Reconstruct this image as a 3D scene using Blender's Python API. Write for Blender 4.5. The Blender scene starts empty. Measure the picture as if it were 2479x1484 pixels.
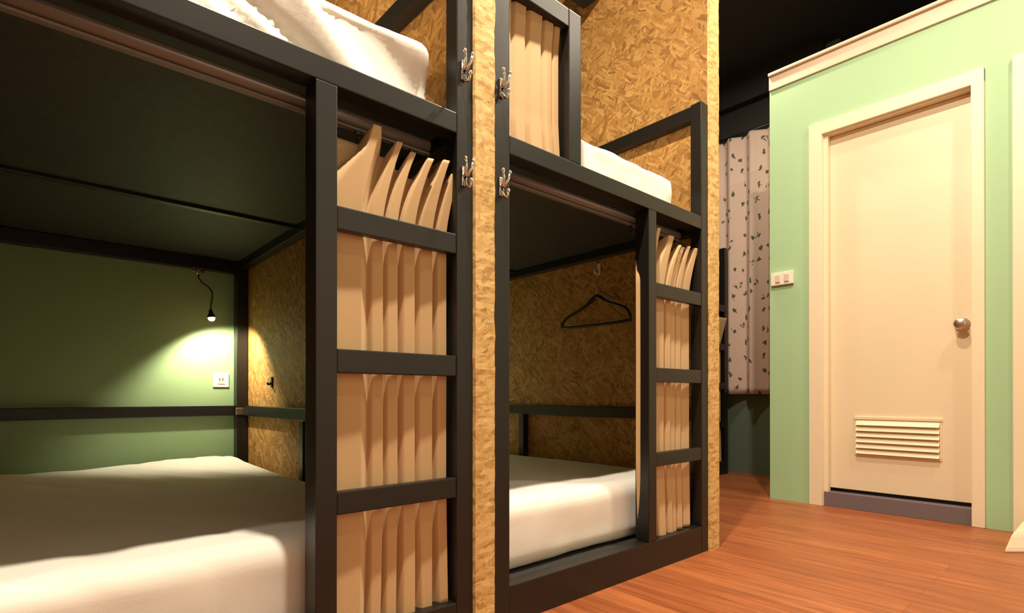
import bpy, bmesh, math, random
from mathutils import Vector, Matrix, noise
random.seed(7)
C = bpy.context.scene.collection
sc = bpy.context.scene
PI = math.pi

# ------------------------------------------------------------------ materials
def new_mat(name):
    m = bpy.data.materials.new(name); m.use_nodes = True
    nt = m.node_tree
    b = nt.nodes['Principled BSDF']
    return m, nt, b

def plain(name, col, rough=.5, metal=0., spec=.5, bump=0., bscale=60., mottled=0., sheen=0.):
    m, nt, b = new_mat(name)
    b.inputs['Base Color'].default_value = (*col, 1)
    b.inputs['Roughness'].default_value = rough
    b.inputs['Metallic'].default_value = metal
    b.inputs['Specular IOR Level'].default_value = spec
    if sheen: b.inputs['Sheen Weight'].default_value = sheen
    if bump or mottled:
        tc = nt.nodes.new('ShaderNodeTexCoord')
        n = nt.nodes.new('ShaderNodeTexNoise'); n.inputs['Scale'].default_value = bscale; n.inputs['Detail'].default_value = 4
        nt.links.new(tc.outputs['Object'], n.inputs['Vector'])
        if bump:
            bp = nt.nodes.new('ShaderNodeBump'); bp.inputs['Strength'].default_value = bump; bp.inputs['Distance'].default_value = .002
            nt.links.new(n.outputs['Fac'], bp.inputs['Height']); nt.links.new(bp.outputs['Normal'], b.inputs['Normal'])
        if mottled:
            r = nt.nodes.new('ShaderNodeValToRGB')
            r.color_ramp.elements[0].color = (*[c*(1-mottled) for c in col], 1)
            r.color_ramp.elements[1].color = (*[min(1, c*(1+mottled)) for c in col], 1)
            r.color_ramp.elements[0].position = .3; r.color_ramp.elements[1].position = .7
            nt.links.new(n.outputs['Fac'], r.inputs['Fac']); nt.links.new(r.outputs['Color'], b.inputs['Base Color'])
    return m

def osb(name, cols, tilt=(15, 70, -40), dens=(17, 92), rough=.62, bump=.25):
    """pressed flakes: three layers of stretched cells lying at different angles in the board"""
    m, nt, b = new_mat(name)
    N, L = nt.nodes.new, nt.links.new
    tc = N('ShaderNodeTexCoord')
    wob = N('ShaderNodeTexNoise'); wob.inputs['Scale'].default_value = 9
    L(tc.outputs['Object'], wob.inputs['Vector'])
    mixv = N('ShaderNodeMix'); mixv.data_type = 'VECTOR'; mixv.inputs[0].default_value = .06
    L(tc.outputs['Object'], mixv.inputs[4]); L(wob.outputs['Color'], mixv.inputs[5])
    prev = None
    for k, a in enumerate(tilt):
        rot = N('ShaderNodeMapping'); rot.inputs['Rotation'].default_value = (math.radians(a), 0, 0)
        rot.inputs['Location'].default_value = (.3*k, .7*k, .2*k)
        L(mixv.outputs[1], rot.inputs['Vector'])
        scl = N('ShaderNodeMapping'); scl.inputs['Scale'].default_value = (45, dens[0], dens[1])
        L(rot.outputs['Vector'], scl.inputs['Vector'])
        v = N('ShaderNodeTexVoronoi'); v.inputs['Scale'].default_value = 1; v.inputs['Randomness'].default_value = 1
        L(scl.outputs['Vector'], v.inputs['Vector'])
        sep = N('ShaderNodeSeparateColor'); L(v.outputs['Color'], sep.inputs['Color'])
        if prev is None:
            prev = sep.outputs['Red']; 
        else:
            mx = N('ShaderNodeMath'); mx.operation = 'GREATER_THAN'; mx.inputs[1].default_value = .55
            L(sep.outputs['Green'], mx.inputs[0])
            mm = N('ShaderNodeMix'); mm.data_type = 'FLOAT'
            L(mx.outputs[0], mm.inputs[0]); L(prev, mm.inputs[2]); L(sep.outputs['Red'], mm.inputs[3])
            prev = mm.outputs[0]
    fine = N('ShaderNodeTexNoise'); fine.inputs['Scale'].default_value = 130; fine.inputs['Detail'].default_value = 3
    L(tc.outputs['Object'], fine.inputs['Vector'])
    add = N('ShaderNodeMix'); add.data_type = 'FLOAT'; add.inputs[0].default_value = .35
    L(prev, add.inputs[2]); L(fine.outputs['Fac'], add.inputs[3])
    r = N('ShaderNodeValToRGB')
    els = r.color_ramp.elements
    els[0].position = .12; els[0].color = (*cols[0], 1)
    els[1].position = .85; els[1].color = (*cols[-1], 1)
    for i, c in enumerate(cols[1:-1]):
        e = els.new(.12 + .73*(i+1)/(len(cols)-1)); e.color = (*c, 1)
    L(add.outputs[0], r.inputs['Fac']); L(r.outputs['Color'], b.inputs['Base Color'])
    b.inputs['Roughness'].default_value = rough
    b.inputs['Specular IOR Level'].default_value = .35
    bp = N('ShaderNodeBump'); bp.inputs['Strength'].default_value = bump; bp.inputs['Distance'].default_value = .003
    L(add.outputs[0], bp.inputs['Height']); L(bp.outputs['Normal'], b.inputs['Normal'])
    return m

def laminate():
    m, nt, b = new_mat('laminate_floor')
    N, L = nt.nodes.new, nt.links.new
    tc = N('ShaderNodeTexCoord')
    mp = N('ShaderNodeMapping'); mp.inputs['Rotation'].default_value = (0, 0, PI/2)
    L(tc.outputs['Object'], mp.inputs['Vector'])
    br = N('ShaderNodeTexBrick'); br.offset = .37
    br.inputs['Color1'].default_value = (.32, .098, .034, 1); br.inputs['Color2'].default_value = (.41, .138, .048, 1)
    br.inputs['Mortar'].default_value = (.24, .07, .022, 1)
    br.inputs['Scale'].default_value = 1; br.inputs['Mortar Size'].default_value = .0012
    br.inputs['Brick Width'].default_value = 1.2; br.inputs['Row Height'].default_value = .098; br.inputs['Bias'].default_value = 0
    L(mp.outputs['Vector'], br.inputs['Vector'])
    gs = N('ShaderNodeMapping'); gs.inputs['Scale'].default_value = (3.2, 46, 1)
    L(mp.outputs['Vector'], gs.inputs['Vector'])
    g = N('ShaderNodeTexNoise'); g.inputs['Scale'].default_value = 1; g.inputs['Detail'].default_value = 5; g.inputs['Distortion'].default_value = .6
    L(gs.outputs['Vector'], g.inputs['Vector'])
    r = N('ShaderNodeValToRGB'); r.color_ramp.elements[0].position = .3; r.color_ramp.elements[1].position = .72
    r.color_ramp.elements[0].color = (.66, .58, .52, 1); r.color_ramp.elements[1].color = (1.16, 1.13, 1.08, 1)
    L(g.outputs['Fac'], r.inputs['Fac'])
    mx = N('ShaderNodeMix'); mx.data_type = 'RGBA'; mx.blend_type = 'MULTIPLY'; mx.inputs[0].default_value = 1
    L(br.outputs['Color'], mx.inputs[6]); L(r.outputs['Color'], mx.inputs[7])
    L(mx.outputs[2], b.inputs['Base Color'])
    b.inputs['Roughness'].default_value = .42; b.inputs['Specular IOR Level'].default_value = .4
    return m

def printed_cloth():
    """greyish rose cloth printed with scattered dark green sprigs"""
    m, nt, b = new_mat('sprigged_cloth')
    N, L = nt.nodes.new, nt.links.new
    uv = N('ShaderNodeUVMap')
    sp = N('ShaderNodeMapping'); sp.inputs['Scale'].default_value = (9, 7.5, 1)
    L(uv.outputs['UV'], sp.inputs['Vector'])
    v = N('ShaderNodeTexVoronoi'); v.inputs['Scale'].default_value = 1; v.inputs['Randomness'].default_value = .75; v.voronoi_dimensions = '2D'
    L(sp.outputs['Vector'], v.inputs['Vector'])
    n = N('ShaderNodeTexNoise'); n.inputs['Scale'].default_value = 5; n.noise_dimensions = '2D'; n.inputs['Detail'].default_value = 1
    L(sp.outputs['Vector'], n.inputs['Vector'])
    d = N('ShaderNodeMath'); d.operation = 'MULTIPLY_ADD'; d.inputs[1].default_value = .5; 
    L(n.outputs['Fac'], d.inputs[0]); L(v.outputs['Distance'], d.inputs[2])
    r = N('ShaderNodeValToRGB'); r.color_ramp.elements[0].position = .355; r.color_ramp.elements[1].position = .40
    r.color_ramp.elements[0].color = (.10, .11, .085, 1); r.color_ramp.elements[1].color = (.76, .60, .53, 1)
    L(d.outputs[0], r.inputs['Fac']); L(r.outputs['Color'], b.inputs['Base Color'])
    b.inputs['Roughness'].default_value = .85
    return m

M = {}
M['black'] = plain('black_paint', (.0075, .007, .0066), .38, bump=.08, bscale=35)
M['board'] = plain('dark_stained_board', (.028, .028, .025), .6, bump=.15, bscale=40, mottled=.25)
M['track'] = plain('bronze_track', (.155, .135, .118), .45)
M['osb'] = osb('flake_board', [(.20, .095, .023), (.345, .175, .046), (.43, .232, .064), (.54, .325, .11)])
M['osbedge'] = osb('flake_board_edge', [(.40, .23, .075), (.60, .39, .14), (.67, .46, .185), (.72, .52, .24)], tilt=(85, 5, 60), dens=(80, 120), bump=.3)
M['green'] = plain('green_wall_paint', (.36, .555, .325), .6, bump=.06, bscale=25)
M['dgreen'] = plain('bunk_wall_green', (.25, .37, .20), .6, bump=.06, bscale=25)  # deeper tone of green for the wall behind the bunks
M['tgreen'] = plain('teal_green_paint', (.14, .20, .155), .6)
M['dark'] = plain('charcoal_ceiling_paint', (.022, .021, .02), .8)
M['cream'] = plain('cream_paint', (.80, .69, .50), .45)
M['trimc'] = plain('trim_paint', (.70, .55, .42), .55)
M['creamd'] = plain('cream_door_laminate', (.78, .66, .47), .42, mottled=.02, bscale=3)
M['greysill'] = plain('grey_violet_sill', (.16, .125, .135), .6)
M['sheet'] = plain('white_sheet', (.86, .84, .79), .85, bump=.12, bscale=220, sheen=.2)
M['cloth'] = plain('tan_cloth', (.56, .385, .20), .85, bump=.12, bscale=300, sheen=.15)
M['chrome'] = plain('chrome', (.78, .74, .70), .16, metal=1)
M['steel'] = plain('brushed_steel', (.62, .54, .47), .3, metal=1)
M['white'] = plain('white_plastic', (.80, .76, .68), .4)
M['ivory'] = plain('ivory_switch', (.66, .53, .42), .45)
M['blackp'] = plain('black_plastic', (.012, .011, .012), .4)
M['floor'] = laminate()
M['print'] = printed_cloth()
M['lampgrey'] = plain('lamp_green_grey', (.10, .10, .08), .4)
m, nt, b = new_mat('lit_bulb'); b.inputs['Base Color'].default_value = (1, .9, .7, 1)
b.inputs['Emission Color'].default_value = (1, .82, .5, 1); b.inputs['Emission Strength'].default_value = 14
M['bulb'] = m

# ------------------------------------------------------------------ mesh helpers
def bx(bm, x0, x1, y0, y1, z0, z1, bev=.002):
    t = bmesh.new()
    bmesh.ops.create_cube(t, size=1)
    for v in t.verts:
        v.co = Vector(((x0+x1)/2 + v.co.x*(x1-x0), (y0+y1)/2 + v.co.y*(y1-y0), (z0+z1)/2 + v.co.z*(z1-z0)))
    if bev:
        bmesh.ops.bevel(t, geom=t.edges[:], offset=min(bev, .3*min(abs(x1-x0), abs(y1-y0), abs(z1-z0))), segments=2, affect='EDGES', profile=.6)
    merge(bm, t)

def merge(bm, t):
    me = bpy.data.meshes.new('tmp'); t.to_mesh(me); t.free(); bm.from_mesh(me); bpy.data.meshes.remove(me)

def tube(bm, pts, rad, seg=12, caps=True, flat=1.):
    """a swept round bar along pts; rad is a number or one radius per point"""
    pts = [Vector(p) for p in pts]
    rs = rad if isinstance(rad, (list, tuple)) else [rad]*len(pts)
    rings = []
    up = None
    for i, p in enumerate(pts):
        d = (pts[min(i+1, len(pts)-1)] - pts[max(i-1, 0)]).normalized()
        if up is None:
            up = Vector((0, 0, 1)) if abs(d.z) < .9 else Vector((1, 0, 0))
        s = d.cross(up)
        if s.length < 1e-4: s = d.cross(Vector((0, 1, 0)))
        s.normalize(); u = s.cross(d).normalized(); up = u
        rings.append([bm.verts.new(p + (s*math.cos(2*PI*k/seg) + u*math.sin(2*PI*k/seg)*flat)*rs[i]) for k in range(seg)])
    for a, b_ in zip(rings, rings[1:]):
        for k in range(seg):
            f = bm.faces.new((a[k], a[(k+1) % seg], b_[(k+1) % seg], b_[k])); f.smooth = True
    if caps:
        bm.faces.new(rings[0][::-1]); bm.faces.new(rings[-1])

def lathe(bm, origin, axis, prof, seg=24):
    """prof = [(distance along axis, radius)]"""
    o = Vector(origin); a = Vector(axis).normalized()
    tube_pts = [o + a*d for d, r in prof]
    s = a.cross(Vector((0, 0, 1)) if abs(a.z) < .9 else Vector((1, 0, 0))).normalized(); u = a.cross(s)
    rings = [[bm.verts.new(p + (s*math.cos(2*PI*k/seg) + u*math.sin(2*PI*k/seg))*max(r, 1e-4)) for k in range(seg)] for p, (d, r) in zip(tube_pts, prof)]
    for A, B in zip(rings, rings[1:]):
        for k in range(seg):
            f = bm.faces.new((A[k], A[(k+1) % seg], B[(k+1) % seg], B[k])); f.smooth = True
    bm.faces.new(rings[0][::-1]); bm.faces.new(rings[-1])

def obj(name, bm, mat, parent=None, loc=None):
    bmesh.ops.recalc_face_normals(bm, faces=bm.faces[:])
    me = bpy.data.meshes.new(name); bm.to_mesh(me); bm.free()
    me.materials.append(mat)
    o = bpy.data.objects.new(name, me); C.objects.link(o)
    if parent: o.parent = parent
    if loc: o.location = loc
    return o

def box_obj(name, dims, mat, parent=None, bev=.002):
    bm = bmesh.new(); bx(bm, *dims, bev=bev); return obj(name, bm, mat, parent)

def tag(o, label, cat, group=None):
    o['label'] = label; o['category'] = cat
    if group: o['group'] = group
    return o

def thing(name, label, cat, loc=(0, 0, 0), rz=0, group=None):
    o = bpy.data.objects.new(name, None); C.objects.link(o)
    o.location = loc; o.rotation_euler = (0, 0, rz); o.empty_display_size = .05
    return tag(o, label, cat, group)

def struct(name, dims_list, mat, label=None, bev=0, parent=None):
    bm = bmesh.new()
    for d in dims_list: bx(bm, *d, bev=bev)
    o = obj(name, bm, mat, parent)
    o['kind'] = 'structure'
    if label: o['label'] = label; 
    return o

def copy_tree(o, parent=None):
    c = o.copy(); C.objects.link(c); c.parent = parent
    for ch in list(o.children): copy_tree(ch, c)
    return c

# ------------------------------------------------------------------ places (metres; bunk fronts lie on y = YF)
YF, YB = 1.16, 3.20
XR1, XR2 = .895, 2.1365            # right faces of the two bunks
W = 3.508                          # the green wall with the doors
XW = 4.50                          # the wall behind it with the window curtain
ZC = 3.30

# ------------------------------------------------------------------ the setting
struct('floor', [(-2.6, 4.6, -1.6, 5.0, -.06, 0)], M['floor'], 'reddish brown laminate floor with planks running past the bunks')
struct('ceiling', [(-2.6, 4.6, -1.6, 5.0, ZC, ZC+.05)], M['dark'], 'near black ceiling over the corridor')
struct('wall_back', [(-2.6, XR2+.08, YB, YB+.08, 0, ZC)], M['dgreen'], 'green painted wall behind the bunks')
struct('wall_opposite', [(-2.6, 4.6, -1.6, -1.52, 0, ZC)], M['white'], 'plain wall on the other side of the corridor')
struct('wall_left', [(-2.6, -2.52, -1.52, YB, 0, ZC)], M['osb'], 'flake board wall at the near end of the corridor')
struct('wall_window', [(XW, XW+.08, 1.40, 5.0, 0, ZC)], M['tgreen'], 'dark green wall under the printed curtain')
struct('wall_alcove', [(2.22, XW, 4.45, 4.53, 0, ZC)], M['tgreen'], 'dark wall at the back of the alcove')
ZB = 2.60
d1y0, d1y1, d1z = .497, 1.187, 2.19
d2y0, d2y1 = -.40, .285
struct('wall_end', [(W, W+.1, d1y1, 1.488, 0, ZB), (W, W+.1, d2y1, d1y0, 0, ZB), (W, W+.1, -1.52, d2y0, 0, ZB),
                    (W, W+.1, d1y0, d1y1, d1z, ZB), (W, W+.1, d2y0, d2y1, d1z, ZB)], M['green'], 'pale green wall with cream doors at the end of the corridor')
struct('wall_return', [(W+.1, XW, 1.39, 1.488, 0, ZB)], M['green'], 'side of the green partition beside the curtain alcove')
struct('ceiling_bathroom', [(W+.02, XW+.05, -1.52, 1.47, ZB, ZB+.05)], M['dark'], 'dark top of the green partition')
bm = bmesh.new()
bx(bm, W-.012, W+.02, -1.52, 1.488, 2.568, 2.652, bev=.003)
bx(bm, W-.03, W+.02, -1.52, 1.488, 2.652, 2.672, bev=.006)
o = obj('trim_1', bm, M['trimc']); o['kind'] = 'structure'; o['label'] = 'pinkish cream trim board along the top of the green wall'
struct('trim_2', [(XW-.10, XW, 1.49, 4.45, 3.065, ZC)], M['dark'], 'dark beam over the window curtain', bev=.004)
struct('trim_4', [(XW-.03, XW, 1.49, 4.45, 2.78, 3.065)], M['dark'], 'dark strip behind the curtain heading', bev=.002)  # dark strip covering the gap from the beam down to the curtain
struct('trim_3', [(.965, XR2, 1.72, 1.845, 2.634, 2.80)], M['dark'], 'dark beam across the upper bunk between the flake boards', bev=.004)
bm = bmesh.new()

# doors ------------------------------------------------------------
def door(name, y0, y1, full):
    root = bpy.data.objects.new(name, None); C.objects.link(root); root['kind'] = 'structure'; root['category'] = 'door'
    root.location = (W, 0, 0)
    fw = .055
    bm = bmesh.new()
    # casing on the wall face, jamb lining and stop
    a, b_ = y0-.045, y1+.066
    bx(bm, -.018, .004, y1-.006, b_, 0, 2.259, .004)
    bx(bm, -.018, .004, a, y0+.006, 0, 2.259, .004)
    bx(bm, -.0178, .0038, a, b_, d1z-.004, 2.2585, .004)
    bx(bm, -.002, .102, y1-.008, y1+.002, 0, d1z, .002)
    bx(bm, -.002, .102, y0-.002, y0+.008, 0, d1z, .002)
    bx(bm, -.002, .102, y0, y1, d1z-.008, d1z+.002, .002)
    bx(bm, .012, .050, y1-.030, y1-.006, .0, d1z-.008, .003)
    obj('door_frame', bm, M['cream'], root)
    p = box_obj('door_panel', (.040, .078, y0+.008, y1-.009, .105, d1z-.010), M['creamd'], root, .003)
    box_obj('threshold', (.006, .10, y0-.001, y1+.001, 0, .084), M['greysill'], root, .002)
    p.location.x = .016
    if full:
        bm = bmesh.new()
        ly0, ly1, lz0, lz1 = .640, 1.022, .318, .512
        bx(bm, .030, .042, ly0-.012, ly1+.012, lz1, lz1+.018, .003)
        bx(bm, .034, .042, ly0-.010, ly0, lz0-.006, lz1, .002)
        bx(bm, .034, .042, ly1, ly1+.010, lz0-.006, lz1, .002)
        bx(bm, .034, .042, ly0-.010, ly1+.010, lz0-.012, lz0, .002)
        lv = obj('louvre_vent', bm, M['creamd'], root)
        n = 6; st = (lz1-lz0)/n
        for k in range(n):
            z = lz0 + st*k
            b2 = bmesh.new()
            q = [(.041, z+st*.98), (.038, z+st*.99), (.016, z+st*.06), (.020, z+st*.0), (.041, z+st*.60)]
            A = [b2.verts.new((x, ly0, zz)) for x, zz in q]; B = [b2.verts.new((x, ly1, zz)) for x, zz in q]
            for i in range(5): b2.faces.new((A[i], A[(i+1) % 5], B[(i+1) % 5], B[i]))
            b2.faces.new(A[::-1]); b2.faces.new(B)
            obj('louvre_slat', b2, M['cream'], lv)
        bm = bmesh.new()
        lathe(bm, (.041, .548, 1.012), (-1, 0, 0), [(0, .033), (.006, .033), (.010, .026), (.012, .012), (.030, .012), (.036, .024), (.048, .030), (.060, .028), (.066, .018), (.067, .004)], 28)
        k = obj('door_knob', bm, M['steel'], root); k['label'] = 'round steel door knob'; k.location.x = lv.location.x = .016
    return root
d = door('door_1', d1y0, d1y1, True); d['label'] = 'cream door with a slatted vent at its foot and a steel knob'
d = door('door_2', d2y0, d2y1, False); d['label'] = 'cream door frame at the far right edge of the green wall'

# flake board partitions -------------------------------------------
def partition(x0, x1, label):
    r = thing('partition_board', label, 'partition', (x0, YF-.005, 0), group='flake board partitions between the bunks')
    t = x1-x0
    D = YB-YF
    box_obj('board_face', (0, t, .004, D, 0, ZC), M['osb'], r, 0)
    # raw sawn front edge, slightly ragged
    bm = bmesh.new(); nz = 220; prof = []
    for i in range(nz+1):
        z = ZC*i/nz
        a = -.002 + .0025*noise.noise(Vector((x0*9, 3.1, z*14))) + .0012*noise.noise(Vector((x0*3, 8, z*60)))
        b_ = t + .003*noise.noise(Vector((x0*9, 13.1, z*12))) + .002*noise.noise(Vector((x0*3, 28, z*50)))
        f = -.003 + .0012*noise.noise(Vector((1, x0, z*45)))
        prof.append([bm.verts.new((a, .008, z)), bm.verts.new((a+.003, f, z)), bm.verts.new((t*.35, f-.001+.0012*noise.noise(Vector((5, x0, z*60))), z)),
                     bm.verts.new((t*.7, f-.001+.0012*noise.noise(Vector((9, x0, z*60))), z)), bm.verts.new((b_-.003, f, z)), bm.verts.new((b_, .008, z))])
    for P_, Q in zip(prof, prof[1:]):
        for k in range(5): bm.faces.new((P_[k], P_[k+1], Q[k+1], Q[k]))
    e = obj('sawn_edge', bm, M['osbedge'], r); e['label'] = 'pale rough sawn front edge'
    return r
struct('wall_divider', [(XR1-1.1705-.075, XR1-1.1705-.004, YF, YB, 0, ZC)], M['osb'], 'flake board on the near side of the first bunk')
partition(XR1, .966, 'flake board partition between the two black bunks')
partition(XR2, 2.216, 'flake board partition closing the second bunk, next to the green wall with the door')

# ------------------------------------------------------------------ bunks
def make_bunk(label):
    r = thing('bunk_bed', label, 'bunk bed', group='black framed bunk beds')
    B = M['black']; Wd = 1.1705; D = YB-YF-.005
    p = .056
    def part(name, dims, mat=B, bev=.003): return box_obj(name, dims, mat, r, bev)
    zt = 1.868
    part('post', (0, .059, 0, .062, 0, zt))
    part('post', (Wd-.0545, Wd-.001, 0, .05, 0, zt))
    part('post', (0.001, .056, D-.058, D, 0, zt))
    part('post', (Wd-.058, Wd-.002, D-.058, D, 0, zt))
    part('ladder_post', (.7425, .7915, .001, .062, .109, 1.337))
    for z0, z1 in ((.3831, .4351), (.6996, .7536), (1.0199, 1.0724)):
        part('ladder_rung', (.7915, Wd-.0545, .0015, .024, z0, z1))
    part('front_rail', (.059, Wd-.0545, 0.0005, .053, 1.3365, 1.39))
    part('base_rail', (.059, Wd-.0545, 0.0005, .050, 0, .1087))
    # the curtain track behind the front rail
    bm = bmesh.new()
    tube(bm, [(.03, .092, 1.322), (Wd-.085, .092, 1.322)], .0165, 14)
    bx(bm, .03, Wd-.085, .084, .100, 1.298, 1.3035, .001)
    t = obj('curtain_track', bm, M['track'], r); t['label'] = 'bronze curtain track under the front rail'
    part('rear_beam', (.056, Wd-.058, D-.05, D-.002, 1.30, 1.362))
    part('end_beam', (Wd-.05, Wd-.002, .05, D-.058, 1.325, 1.365))
    part('end_beam', (.002, .05, .062, D-.058, 1.325, 1.365))
    part('joist', (.05, Wd-.05, 1.155, 1.185, 1.352, 1.366))
    part('deck_board', (.004, Wd-.004, .055, D-.003, 1.364, 1.376), M['board'], 0)
    part('base_board', (.004, Wd-.004, .05, D-.003, .078, .094), M['board'], 0)
    # low guard rail round the bed
    part('guard_rail', (.056, Wd-.058, D-.024, D-.003, .542, .595))
    part('guard_rail', (Wd-.026, Wd-.005, .05, D-.058, .542, .595))
    part('rail_support', (Wd-.042, Wd-.004, 1.095, 1.135, .094, .542))
    k = part('corner_bracket', (Wd-.064, Wd-.024, D-.064, D-.052, .548, .584), M['steel'], .004); k['label'] = 'small steel corner bracket'
    # guard frame of the upper bed
    part('upper_post', (.308, .366, 0, .05, 1.39, zt))
    part('upper_rail', (.059, .308, 0.0005, .05, 1.81, zt-.0005))
    part('upper_rail', (Wd-.045, Wd-.003, .05, D-.058, 1.81, zt-.0005))
    part('upper_rail', (.003, .045, .062, D-.058, 1.81, zt-.0005))
    part('upper_rail', (.056, Wd-.058, D-.045, D-.004, 1.81, zt-.0005))
    return r
b2 = make_bunk('black bunk with a coat hanger inside, between the two flake board partitions')
b2.location = (XR2-1.1705, YF, 0)
b1 = copy_tree(b2); b1.location = (XR1-1.1705, YF, 0)
b1['label'] = 'nearest black bunk, with a lit reading lamp on its green back wall'
b3 = copy_tree(b2); b3.location = (4.355-1.1705, 2.19, 0)
b3['label'] = 'black bunk far back in the alcove, mostly hidden behind the flake board edge'

# ------------------------------------------------------------------ mattresses
def mattress(name, label, x0, x1, y0, y1, z0, z1, fn, r=.05, group='white mattresses'):
    """rounded slab draped with a sheet; fn(point, normal) gives the wrinkle push"""
    nx, ny, nz = 70, 110, 16
    bm = bmesh.new()
    cx, cy, cz = (x0+x1)/2, (y0+y1)/2, (z0+z1)/2
    hx, hy, hz = (x1-x0)/2, (y1-y0)/2, (z1-z0)/2
    cache = {}
    def vert(p):
        key = (round(p[0], 5), round(p[1], 5), round(p[2], 5))
        if key in cache: return cache[key]
        q = Vector(p)
        rr = min(r, hz*.48)
        c = Vector((max(-hx+rr, min(hx-rr, q.x)), max(-hy+rr, min(hy-rr, q.y)), max(-hz+rr, min(hz-rr, q.z))))
        dv = q-c
        n = dv.normalized() if dv.length > 1e-6 else Vector((0, 0, 1))
        P_ = c + n*rr + Vector((cx, cy, cz))
        P_ += n*fn(P_, n)
        if P_.z < z0: P_.z = z0
        v = bm.verts.new(P_); cache[key] = v; return v
    def grid(o, a, na, b_, nb):
        def wp(t):   # crowd the samples at the rims
            return t
        for i in range(na):
            for j in range(nb):
                q = []
                for di, dj in ((0, 0), (1, 0), (1, 1), (0, 1)):
                    q.append(vert(tuple(o[k] + a[k]*wp((i+di)/na) + b_[k]*wp((j+dj)/nb) for k in range(3))))
                if len(set(q)) == 4:
                    f = bm.faces.new(q); f.smooth = True
    X, Y, Z = 2*hx, 2*hy, 2*hz
    o0 = (-hx, -hy, -hz)
    grid((-hx, -hy, hz), (X, 0, 0), nx, (0, Y, 0), ny)
    grid((-hx, -hy, -hz), (X, 0, 0), nx, (0, Y, 0), ny)
    grid((-hx, -hy, -hz), (X, 0, 0), nx, (0, 0, Z), nz)
    grid((-hx, hy, -hz), (X, 0, 0), nx, (0, 0, Z), nz)
    grid((-hx, -hy, -hz), (0, Y, 0), ny, (0, 0, Z), nz)
    grid((hx, -hy, -hz), (0, Y, 0), ny, (0, 0, Z), nz)
    o = obj(name, bm, M['sheet'])
    return tag(o, label, 'mattress', group)

def soft(p, n):
    return .006*noise.noise(p*3.1) + .003*noise.noise(Vector((p.x*9, p.y*5, p.z*9)))
def wrinkled(p, n):
    u = p.x + 1.0*(p.z-1.5)                       # folds fall to the right down the front
    ridge = abs(noise.noise(Vector((u*6.5 + .5*noise.noise(p*4), p.y*2, p.z*1.5))))
    ridge = max(0, .34-ridge)/.34
    return max(0, -n.y)*(-.030*ridge**1.5 + .010*noise.noise(Vector((u*13, p.z*3, 1.)))) + .0025*noise.noise(p*3)
def crumpled(p, n):
    return .005*noise.noise(p*5) + .004*noise.noise(p*16)
def lower1(p, n):
    s = soft(p, n)
    s += .020*math.exp(-((p.x-.62)/.28)**2 - ((p.y-3.0)/.22)**2)*max(0, n.z)
    cre = abs(noise.noise(Vector((p.x*7+p.y*2.5, p.y*1.2, 2.))))
    return s - .0035*max(0, .25-cre)/.25*max(0, n.z)
mattress('mattress', 'white mattress low in the nearest bunk, under the reading lamp', -.268, .838, 1.262, 3.135, .094, .322, lower1, .055)
mattress('mattress', 'white mattress low in the second bunk, under the coat hanger', .975, 2.078, 1.262, 3.135, .094, .322, soft, .06)
mattress('mattress', 'wrinkled white mattress on the upper bed of the nearest bunk', -.262, .805, 1.218, 3.13, 1.376, 1.582, wrinkled, .032)
mattress('mattress', 'crumpled white mattress on the upper bed of the second bunk', .98, 1.965, 1.218, 3.13, 1.376, 1.528, crumpled, .025)

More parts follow.
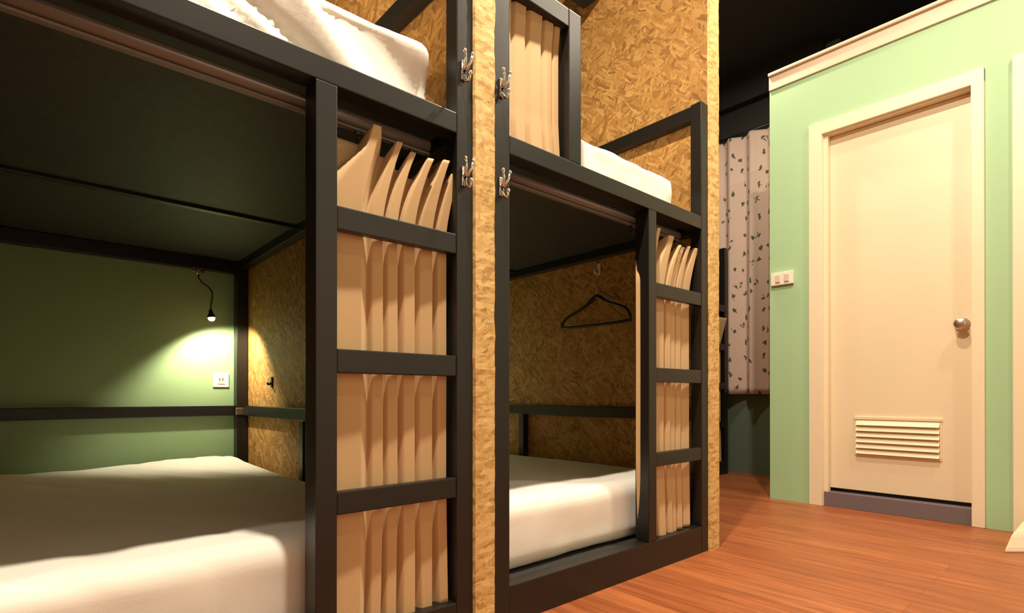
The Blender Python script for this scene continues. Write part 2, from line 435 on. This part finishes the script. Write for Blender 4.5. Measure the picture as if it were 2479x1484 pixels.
# ------------------------------------------------------------------ curtains
def curtain(label, x0, x1, yb, ztop, zbot, folds, amp, seed, lean_top=.0, lean_bot=.0, top_h=.22, hooks=0, ytop=None, flare=0., group='tan curtains of the bunks', rag=.015):
    """folds: list of fold edges (0..1 across). Each panel swells towards the room and tucks sharply back at its right edge."""
    rnd = random.Random(seed)
    nu, nv = 280, 100
    edges = [0] + folds + [1]
    bm = bmesh.new(); rows = []
    hk = [rnd.random() for _ in edges]
    pan = [rnd.uniform(.75, 1.15) for _ in edges]
    droop = [rnd.uniform(.0, 1.) for _ in edges]
    for j in range(nv+1):
        v = j/nv
        row = []
        for i in range(nu+1):
            u = i/nu
            k = 0
            while k < len(edges)-2 and u >= edges[k+1]: k += 1
            t = (u-edges[k])/(edges[k+1]-edges[k])
            # panel profile: rises quickly, broad crown, sharp tuck
            topq = max(0, 1 - v*(ztop-zbot)/top_h); botq = max(0, (v-.80)/.20)
            t0 = (.60 if k == 0 else .12+.36*hk[k])*min(1, max(0, (topq-.05)/.72))**1.25*(1 if hooks else 0) + .22*hk[k-1]*botq
            tt = max(0, (t-t0)/(1-t0))
            s = (1-(1-min(1, tt/.24))**2) if t < .82 else max(0, 1-((t-.82)/.18))**.8
            prof = s*pan[k]*(.75+.25*t) - .9*topq*(1-s)*(1 if hooks else 0)
            wv = .10*noise.noise(Vector((u*4, v*1.2, seed)))
            hgt = ztop - zbot
            z = ztop - hgt*v
            topw = max(0, 1 - v*hgt/top_h)               # 1 at the heading
            botw = max(0, (v - .72)/.28)
            x = x0 + (x1-x0)*u + lean_top*topw**1.3*(.35+.65*math.sin(PI*min(1, u*.9+.1))) + lean_bot*botw**1.5*(1-u)
            x += .010*botw*noise.noise(Vector((u*7, 1.7, seed)))
            if flare: x += flare*topw**1.2*max(0, u-.6)/.4
            yy = yb if ytop is None else yb
            a = amp*(1 + .35*botw + .55*topw*(.5+hk[k]))
            y = yb - a*(prof + wv) - flare*1.2*topw*max(0, u-.5)
            # heading sags between the hooks
            sag = ((.022 + .02*droop[k])*(1-s) + (.014 + .03*droop[k] if k else 0))*topw**2 if hooks else 0
            z -= sag
            z -= rag*botw**3*(.6*math.sin(u*PI*2.2+seed) + .6*noise.noise(Vector((u*9, seed, 2)))) if botw > 0 else 0
            row.append(bm.verts.new((x, y, z)))
        rows.append(row)
    for A, B in zip(rows, rows[1:]):
        for i in range(nu):
            f = bm.faces.new((A[i], A[i+1], B[i+1], B[i])); f.smooth = True
    o = obj('curtain', bm, M['cloth'])
    sm = o.modifiers.new('thick', 'SOLIDIFY'); sm.thickness = .0022; sm.offset = 1
    tag(o, label, 'curtain', group)
    if hooks:
        for i in range(hooks):
            u = (i+.5)/hooks
            xx = x0 + (x1-x0)*u
            b2 = bmesh.new()
            bx(b2, xx-.006, xx+.006, YO(yb)-.006, YO(yb)+.006, ztop-.004, ztop+.016, .002)
            tube(b2, [(xx, YO(yb), ztop), (xx+.003, YO(yb)-.004, ztop-.012), (xx, YO(yb), ztop-.022), (xx-.004, YO(yb)+.003, ztop-.014)], .0022, 8)
            h = obj('curtain_hook', b2, M['blackp'], o)
            h['label'] = 'small black curtain hook'
    return o
YT = 1.252
def YO(y): return YT
curtain('tan curtain drawn behind the ladder of the nearest bunk', .480, .835, 1.210, 1.293, .098, [.366, .485, .597, .73, .889], .020, 3,
        lean_top=.05, lean_bot=-.012, hooks=7, rag=.02, flare=.018)
curtain('narrow tan curtain drawn behind the ladder of the second bunk', 1.698, 2.058, 1.212, 1.293, .105, [.25, .47, .57, .68, .80], .018, 11,
        lean_top=.06, lean_bot=.02, hooks=6, flare=.02, rag=.012)
curtain('pale tan curtain in the upper frame of the second bunk', 1.005, 1.262, 1.206, 1.815, 1.382, [.24, .46, .72, .9], .012, 5,
        top_h=.08, group='tan curtains of the bunks', rag=.0)
curtain('tan curtain sliver peeping out past the flake board edge, far back', 4.0, 4.262, 2.225, 1.285, .11, [.25, .4, .6, .8, .92], .022, 8,
        lean_top=.03, flare=.04, hooks=0, rag=.02)

# window curtain in the alcove: broad regular pleats, printed cloth
bm = bmesh.new(); uvl = bm.loops.layers.uv.new('UVMap')
nu, nv = 240, 40; y0, y1, z0, z1 = 1.62, 2.75, .66, 2.80
rows = []
for j in range(nv+1):
    row = []
    for i in range(nu+1):
        yy = y0 + (y1-y0)*i/nu; v = j/nv
        ph = 2*PI*(yy-2.053)/.176
        w = math.sin(ph) + .25*math.sin(2*ph+.5)
        am = .032*(.75+.25*v)
        row.append((bm.verts.new((XW-.075-am*(-w) + .006*noise.noise(Vector((yy*3, v*2, 0))), yy, z1+(z0-z1)*v)), yy, v))
    rows.append(row)
for A, B in zip(rows, rows[1:]):
    for i in range(nu):
        f = bm.faces.new((A[i][0], A[i+1][0], B[i+1][0], B[i][0])); f.smooth = True
        for lp, q in zip(f.loops, (A[i], A[i+1], B[i+1], B[i])): lp[uvl].uv = (q[1]*1.5, q[2]*2.2)
o = obj('window_curtain', bm, M['print'])
sm = o.modifiers.new('thick', 'SOLIDIFY'); sm.thickness = .003
tag(o, 'greyish pink pleated curtain with dark sprigs in the alcove beside the green wall', 'curtain')
bm = bmesh.new(); tube(bm, [(XW-.075, 1.50, 2.813), (XW-.075, 2.85, 2.813)], .013, 12)
obj('curtain_rod', bm, M['black'], o)

# ------------------------------------------------------------------ coat hooks on the posts
def coat_hook(label, x, z, proto=None):
    r = thing('coat_hook', label, 'coat hook', (x, YF-.0005, z), group='chrome coat hooks on the bunk posts'); r.scale = (.72, .8, .9)
    b_ = bmesh.new(); bx(b_, -.011, .011, -.006, 0, -.028, .030, .003); obj('back_plate', b_, M['chrome'], r)
    for s in (-1, 1):
        b_ = bmesh.new()
        tube(b_, [(s*.003, -.005, .000), (s*.006, -.020, .006), (s*.012, -.030, .022), (s*.016, -.031, .040)], [.0052, .005, .0048, .0045], 10)
        lathe(b_, (s*.016, -.031, .036), (s*.2, 0, 1), [(0, .002), (.003, .006), (.007, .0072), (.011, .006), (.013, .002)], 12)
        obj('hook_prong', b_, M['chrome'], r)
    b_ = bmesh.new()
    tube(b_, [(0, -.005, -.006), (0, -.014, -.026), (0, -.026, -.037), (0, -.036, -.034), (0, -.040, -.022)], [.0055, .0052, .005, .005, .0045], 10)
    lathe(b_, (0, -.040, -.026), (0, -.1, 1), [(0, .002), (.003, .006), (.007, .0075), (.011, .006), (.013, .002)], 12)
    obj('hook_prong', b_, M['chrome'], r)
    return r
coat_hook('upper chrome coat hook left of the first flake board edge, beside the wrinkled mattress', .860, 1.505)
coat_hook('lower chrome coat hook left of the first flake board edge, beside the ladder', .862, 1.226)
coat_hook('upper chrome coat hook on the post beside the upper bunk curtain', .992, 1.508)
coat_hook('lower chrome coat hook on the post at the second bunk, level with the curtain track', .991, 1.231)

# ------------------------------------------------------------------ reading lamp
lx, ly = .660, 3.135
r = thing('reading_lamp', 'small lit gooseneck reading lamp hanging from the beam on the green wall', 'lamp', (lx, ly, 1.30))
b_ = bmesh.new()
bx(b_, -.030, .022, -.006, .024, -.026, .0, .004); lathe(b_, (-.008, -.006, -.020), (0, -1, -.3), [(0, .016), (.010, .016), (.016, .010)], 16)
k = obj('clamp', b_, M['chrome'], r); k['label'] = 'chrome clamp under the beam'
b_ = bmesh.new()
tube(b_, [(-.004, -.012, -.030), (-.012, -.030, -.055), (.000, -.050, -.082), (.024, -.082, -.108), (.034, -.108, -.135), (.030, -.124, -.17), (.023, -.132, -.205), (.020, -.135, -.240)], .0042, 10)
obj('gooseneck', b_, M['lampgrey'], r)
b_ = bmesh.new()
A = Vector((.020, -.135, -.226)); dv = Vector((.10, -.05, -1)).normalized()
prof = [(0, .005), (.004, .008), (.020, .011), (.040, .021), (.041, .0195), (.020, .009), (.006, .004)]
s = dv.cross(Vector((0, 1, 0))).normalized(); u = dv.cross(s)
rings = [[b_.verts.new(A+dv*d+(s*math.cos(2*PI*q/20)+u*math.sin(2*PI*q/20))*rr) for q in range(20)] for d, rr in prof]
for P_, Q in zip(rings, rings[1:]):
    for q in range(20):
        f = b_.faces.new((P_[q], P_[(q+1) % 20], Q[(q+1) % 20], Q[q])); f.smooth = True
obj('lamp_shade', b_, M['blackp'], r)
b_ = bmesh.new()
lathe(b_, A+dv*.026, dv, [(0, .006), (.006, .011), (.016, .0155), (.024, .0145), (.030, .009), (.032, .002)], 18)
k = obj('bulb', b_, M['bulb'], r); k['label'] = 'glowing warm white bulb'
bulb_pos = Vector((lx, ly, 1.30)) + A + dv*.066

fill_lamp = copy_tree(r); fill_lamp.location.x += XR2-XR1  # lamp copy added out of view to brighten the inside of the second bunk
fill_lamp['label'] = 'added gooseneck fill lamp, unseen behind the flake board, brightening the second bunk'
# hook with a power lead socket on the flake board beside the lamp
r = thing('wall_peg', 'small black peg on the flake board beside the reading lamp', 'peg', (XR1-.0015, 2.755, .708))
b_ = bmesh.new(); bx(b_, -.006, .0, -.011, .011, -.02, .032, .003); obj('peg_plate', b_, M['blackp'], r)
b_ = bmesh.new(); tube(b_, [(-.004, 0, .004), (-.012, 0, -.004), (-.018, 0, -.006), (-.022, 0, .004)], .0055, 10); obj('peg_arm', b_, M['blackp'], r)

# outlet on the green wall
r = thing('power_outlet', 'white square power outlet on the green wall under the reading lamp', 'outlet', (.775, YB-.0005, .732))
b_ = bmesh.new(); bx(b_, -.038, .038, -.008, 0, -.038, .038, .003); obj('cover_plate', b_, M['white'], r)
b_ = bmesh.new(); bx(b_, -.018, .018, -.011, -.007, -.022, .022, .002); k = obj('socket', b_, M['ivory'], r)
for s in (-1, 1):
    b_ = bmesh.new(); bx(b_, s*.007-.002, s*.007+.002, -.0114, -.010, -.006, .010, 0); obj('slot', b_, M['blackp'], k)

# light switch on the end wall
r = thing('light_switch', 'cream light switch plate with rockers on the green wall beside the door frame', 'light switch', (W-.0005, 1.408, 1.374))
b_ = bmesh.new(); bx(b_, -.020, 0, -.066, .066, -.040, .040, .004); obj('cover_plate', b_, M['white'], r)
for yy in (-.030, .022):
    b_ = bmesh.new(); bx(b_, -.027, -.018, yy-.014, yy+.014, -.024, .022, .003); obj('rocker', b_, M['ivory'], r)

# ------------------------------------------------------------------ coat hanger and its hook
hx = XR2-.028
r = thing('coat_hanger', 'black coat hanger hanging on the flake board inside the second bunk', 'coat hanger', (hx, 1.745, 1.0))
P = lambda y, z, x=0: (x, y-1.745, z-1.0)
b_ = bmesh.new()
half = [(1.728, 1.139), (1.760, 1.130), (1.795, 1.106), (1.850, 1.083), (1.905, 1.066), (1.945, 1.048), (1.968, 1.022), (1.972, 1.000)]
tube(b_, [P(*q) for q in half], [.013, .0125, .009, .008, .008, .008, .008, .007], 12, flat=.8)
half = [(1.745, 1.139), (1.712, 1.132), (1.685, 1.112), (1.640, 1.094), (1.585, 1.075), (1.552, 1.055), (1.536, 1.026), (1.534, 1.000)]
tube(b_, [P(*q) for q in half], [.013, .0125, .009, .008, .008, .008, .008, .007], 12, flat=.8)
tube(b_, [P(1.974, 1.004), P(1.90, 1.0), P(1.75, .998), P(1.60, .999), P(1.532, 1.003)], .0072, 12)
obj('hanger_body', b_, M['blackp'], r)
b_ = bmesh.new()
tube(b_, [P(1.737, 1.140), P(1.737, 1.185), P(1.742, 1.210), P(1.757, 1.225), P(1.762, 1.242), P(1.752, 1.258), P(1.737, 1.261), P(1.724, 1.252)], .0022, 8)
k = obj('hook', b_, M['steel'], r); k['label'] = 'thin steel hanger hook'
r = thing('wall_hook', 'small pale metal hook on the flake board above the coat hanger', 'hook', (XR2-.0015, 1.742, 1.262))
b_ = bmesh.new(); bx(b_, -.005, 0, -.009, .009, -.012, .045, .002); obj('hook_plate', b_, M['white'], r)
b_ = bmesh.new(); tube(b_, [(-.003, 0, .015), (-.010, 0, -.006), (-.026, 0, -.010), (-.036, 0, .0), (-.037, 0, .016)], .0034, 8); obj('hook_arm', b_, M['white'], r)

# ------------------------------------------------------------------ pale foot of a stand at the right edge
r = thing('stand_foot', 'pale tapered foot of a stand on the floor before the second door frame', 'stand', (3.02, .329, 0))
b_ = bmesh.new()
lo = [(0, 0), (.40, .0), (.48, -.30), (.26, -.235)]; hi = [(.085, -.022), (.37, -.02), (.43, -.27), (.29, -.212)]
prof = [(0, 0), (.014, .06), (.060, .62), (.074, .86), (.078, 1)]
rr = []
for z, t in prof:
    rr.append([b_.verts.new((l[0]+(h[0]-l[0])*t, l[1]+(h[1]-l[1])*t, z)) for l, h in zip(lo, hi)])
for A_, B_ in zip(rr, rr[1:]):
    for q in range(4): b_.faces.new((A_[q], A_[(q+1) % 4], B_[(q+1) % 4], B_[q]))
b_.faces.new(rr[0][::-1]); b_.faces.new(rr[-1])
bmesh.ops.bevel(b_, geom=[e for e in b_.edges], offset=.004, segments=2, affect='EDGES')
obj('foot_plate', b_, M['cream'], r)

# ------------------------------------------------------------------ lights
def light(name, typ, loc, energy, col, size=.1, rot=None, **kw):
    l = bpy.data.lights.new(name, typ); l.energy = energy; l.color = col
    if typ == 'AREA': l.shape = 'DISK'; l.size = size
    else: l.shadow_soft_size = size
    for k, v in kw.items(): setattr(l, k, v)
    o = bpy.data.objects.new(name, l); C.objects.link(o); o.location = loc
    if rot: o.rotation_euler = rot
    return o
warm = (1, .84, .63)
light('corridor_downlight', 'AREA', (.62, .66, ZC-.06), 80, warm, .08)
light('corridor_downlight', 'AREA', (2.15, .70, ZC-.06), 35, warm, .08)
light('corridor_downlight', 'AREA', (-.95, .66, ZC-.06), 10, warm, .08)
light('corridor_downlight', 'AREA', (2.85, -.25, ZC-.06), 17, warm, .12)
light('alcove_fill', 'AREA', (3.25, 1.75, ZC-.06), 15, warm, .10)  # fill added overhead to light the window curtain and soften its shadow edge
for dx, dv_, e, ang in ((0, (.30, .34, -.89), 17, 136), (XR2-XR1, (-.45, .30, -.84), 24, 130)):  # first spot is the reading lamp, second is added bounce fill
    light('reading_lamp_and_fill', 'SPOT', bulb_pos + Vector((dx, 0, 0)), e, (1, .88, .60), .012,
          Vector(dv_).to_track_quat('-Z', 'Y').to_euler(), spot_size=math.radians(ang), spot_blend=.5)

w = bpy.data.worlds.new('World'); sc.world = w; w.use_nodes = True
w.node_tree.nodes['Background'].inputs[0].default_value = (.02, .018, .015, 1)

# ------------------------------------------------------------------ camera (level, fitted to the photograph's vanishing points)
cam = bpy.data.cameras.new('camera'); co = bpy.data.objects.new('camera', cam); C.objects.link(co)
cam.sensor_fit = 'HORIZONTAL'; cam.sensor_width = 36; cam.lens = 36*1320.86/2479
cam.shift_x = (1239.5-1240)/2479; cam.shift_y = (953.57-742)/2479
cam.clip_start = .02
co.location = (0, 0, .65)
yaw = math.radians(48.2745)
co.rotation_euler = (PI/2 + math.radians(.15), 0, yaw-PI/2)
sc.camera = co

vs = sc.view_settings
vs.view_transform = 'Standard'; vs.look = 'None'; vs.gamma = 1; vs.use_curve_mapping = False; vs.exposure = .55
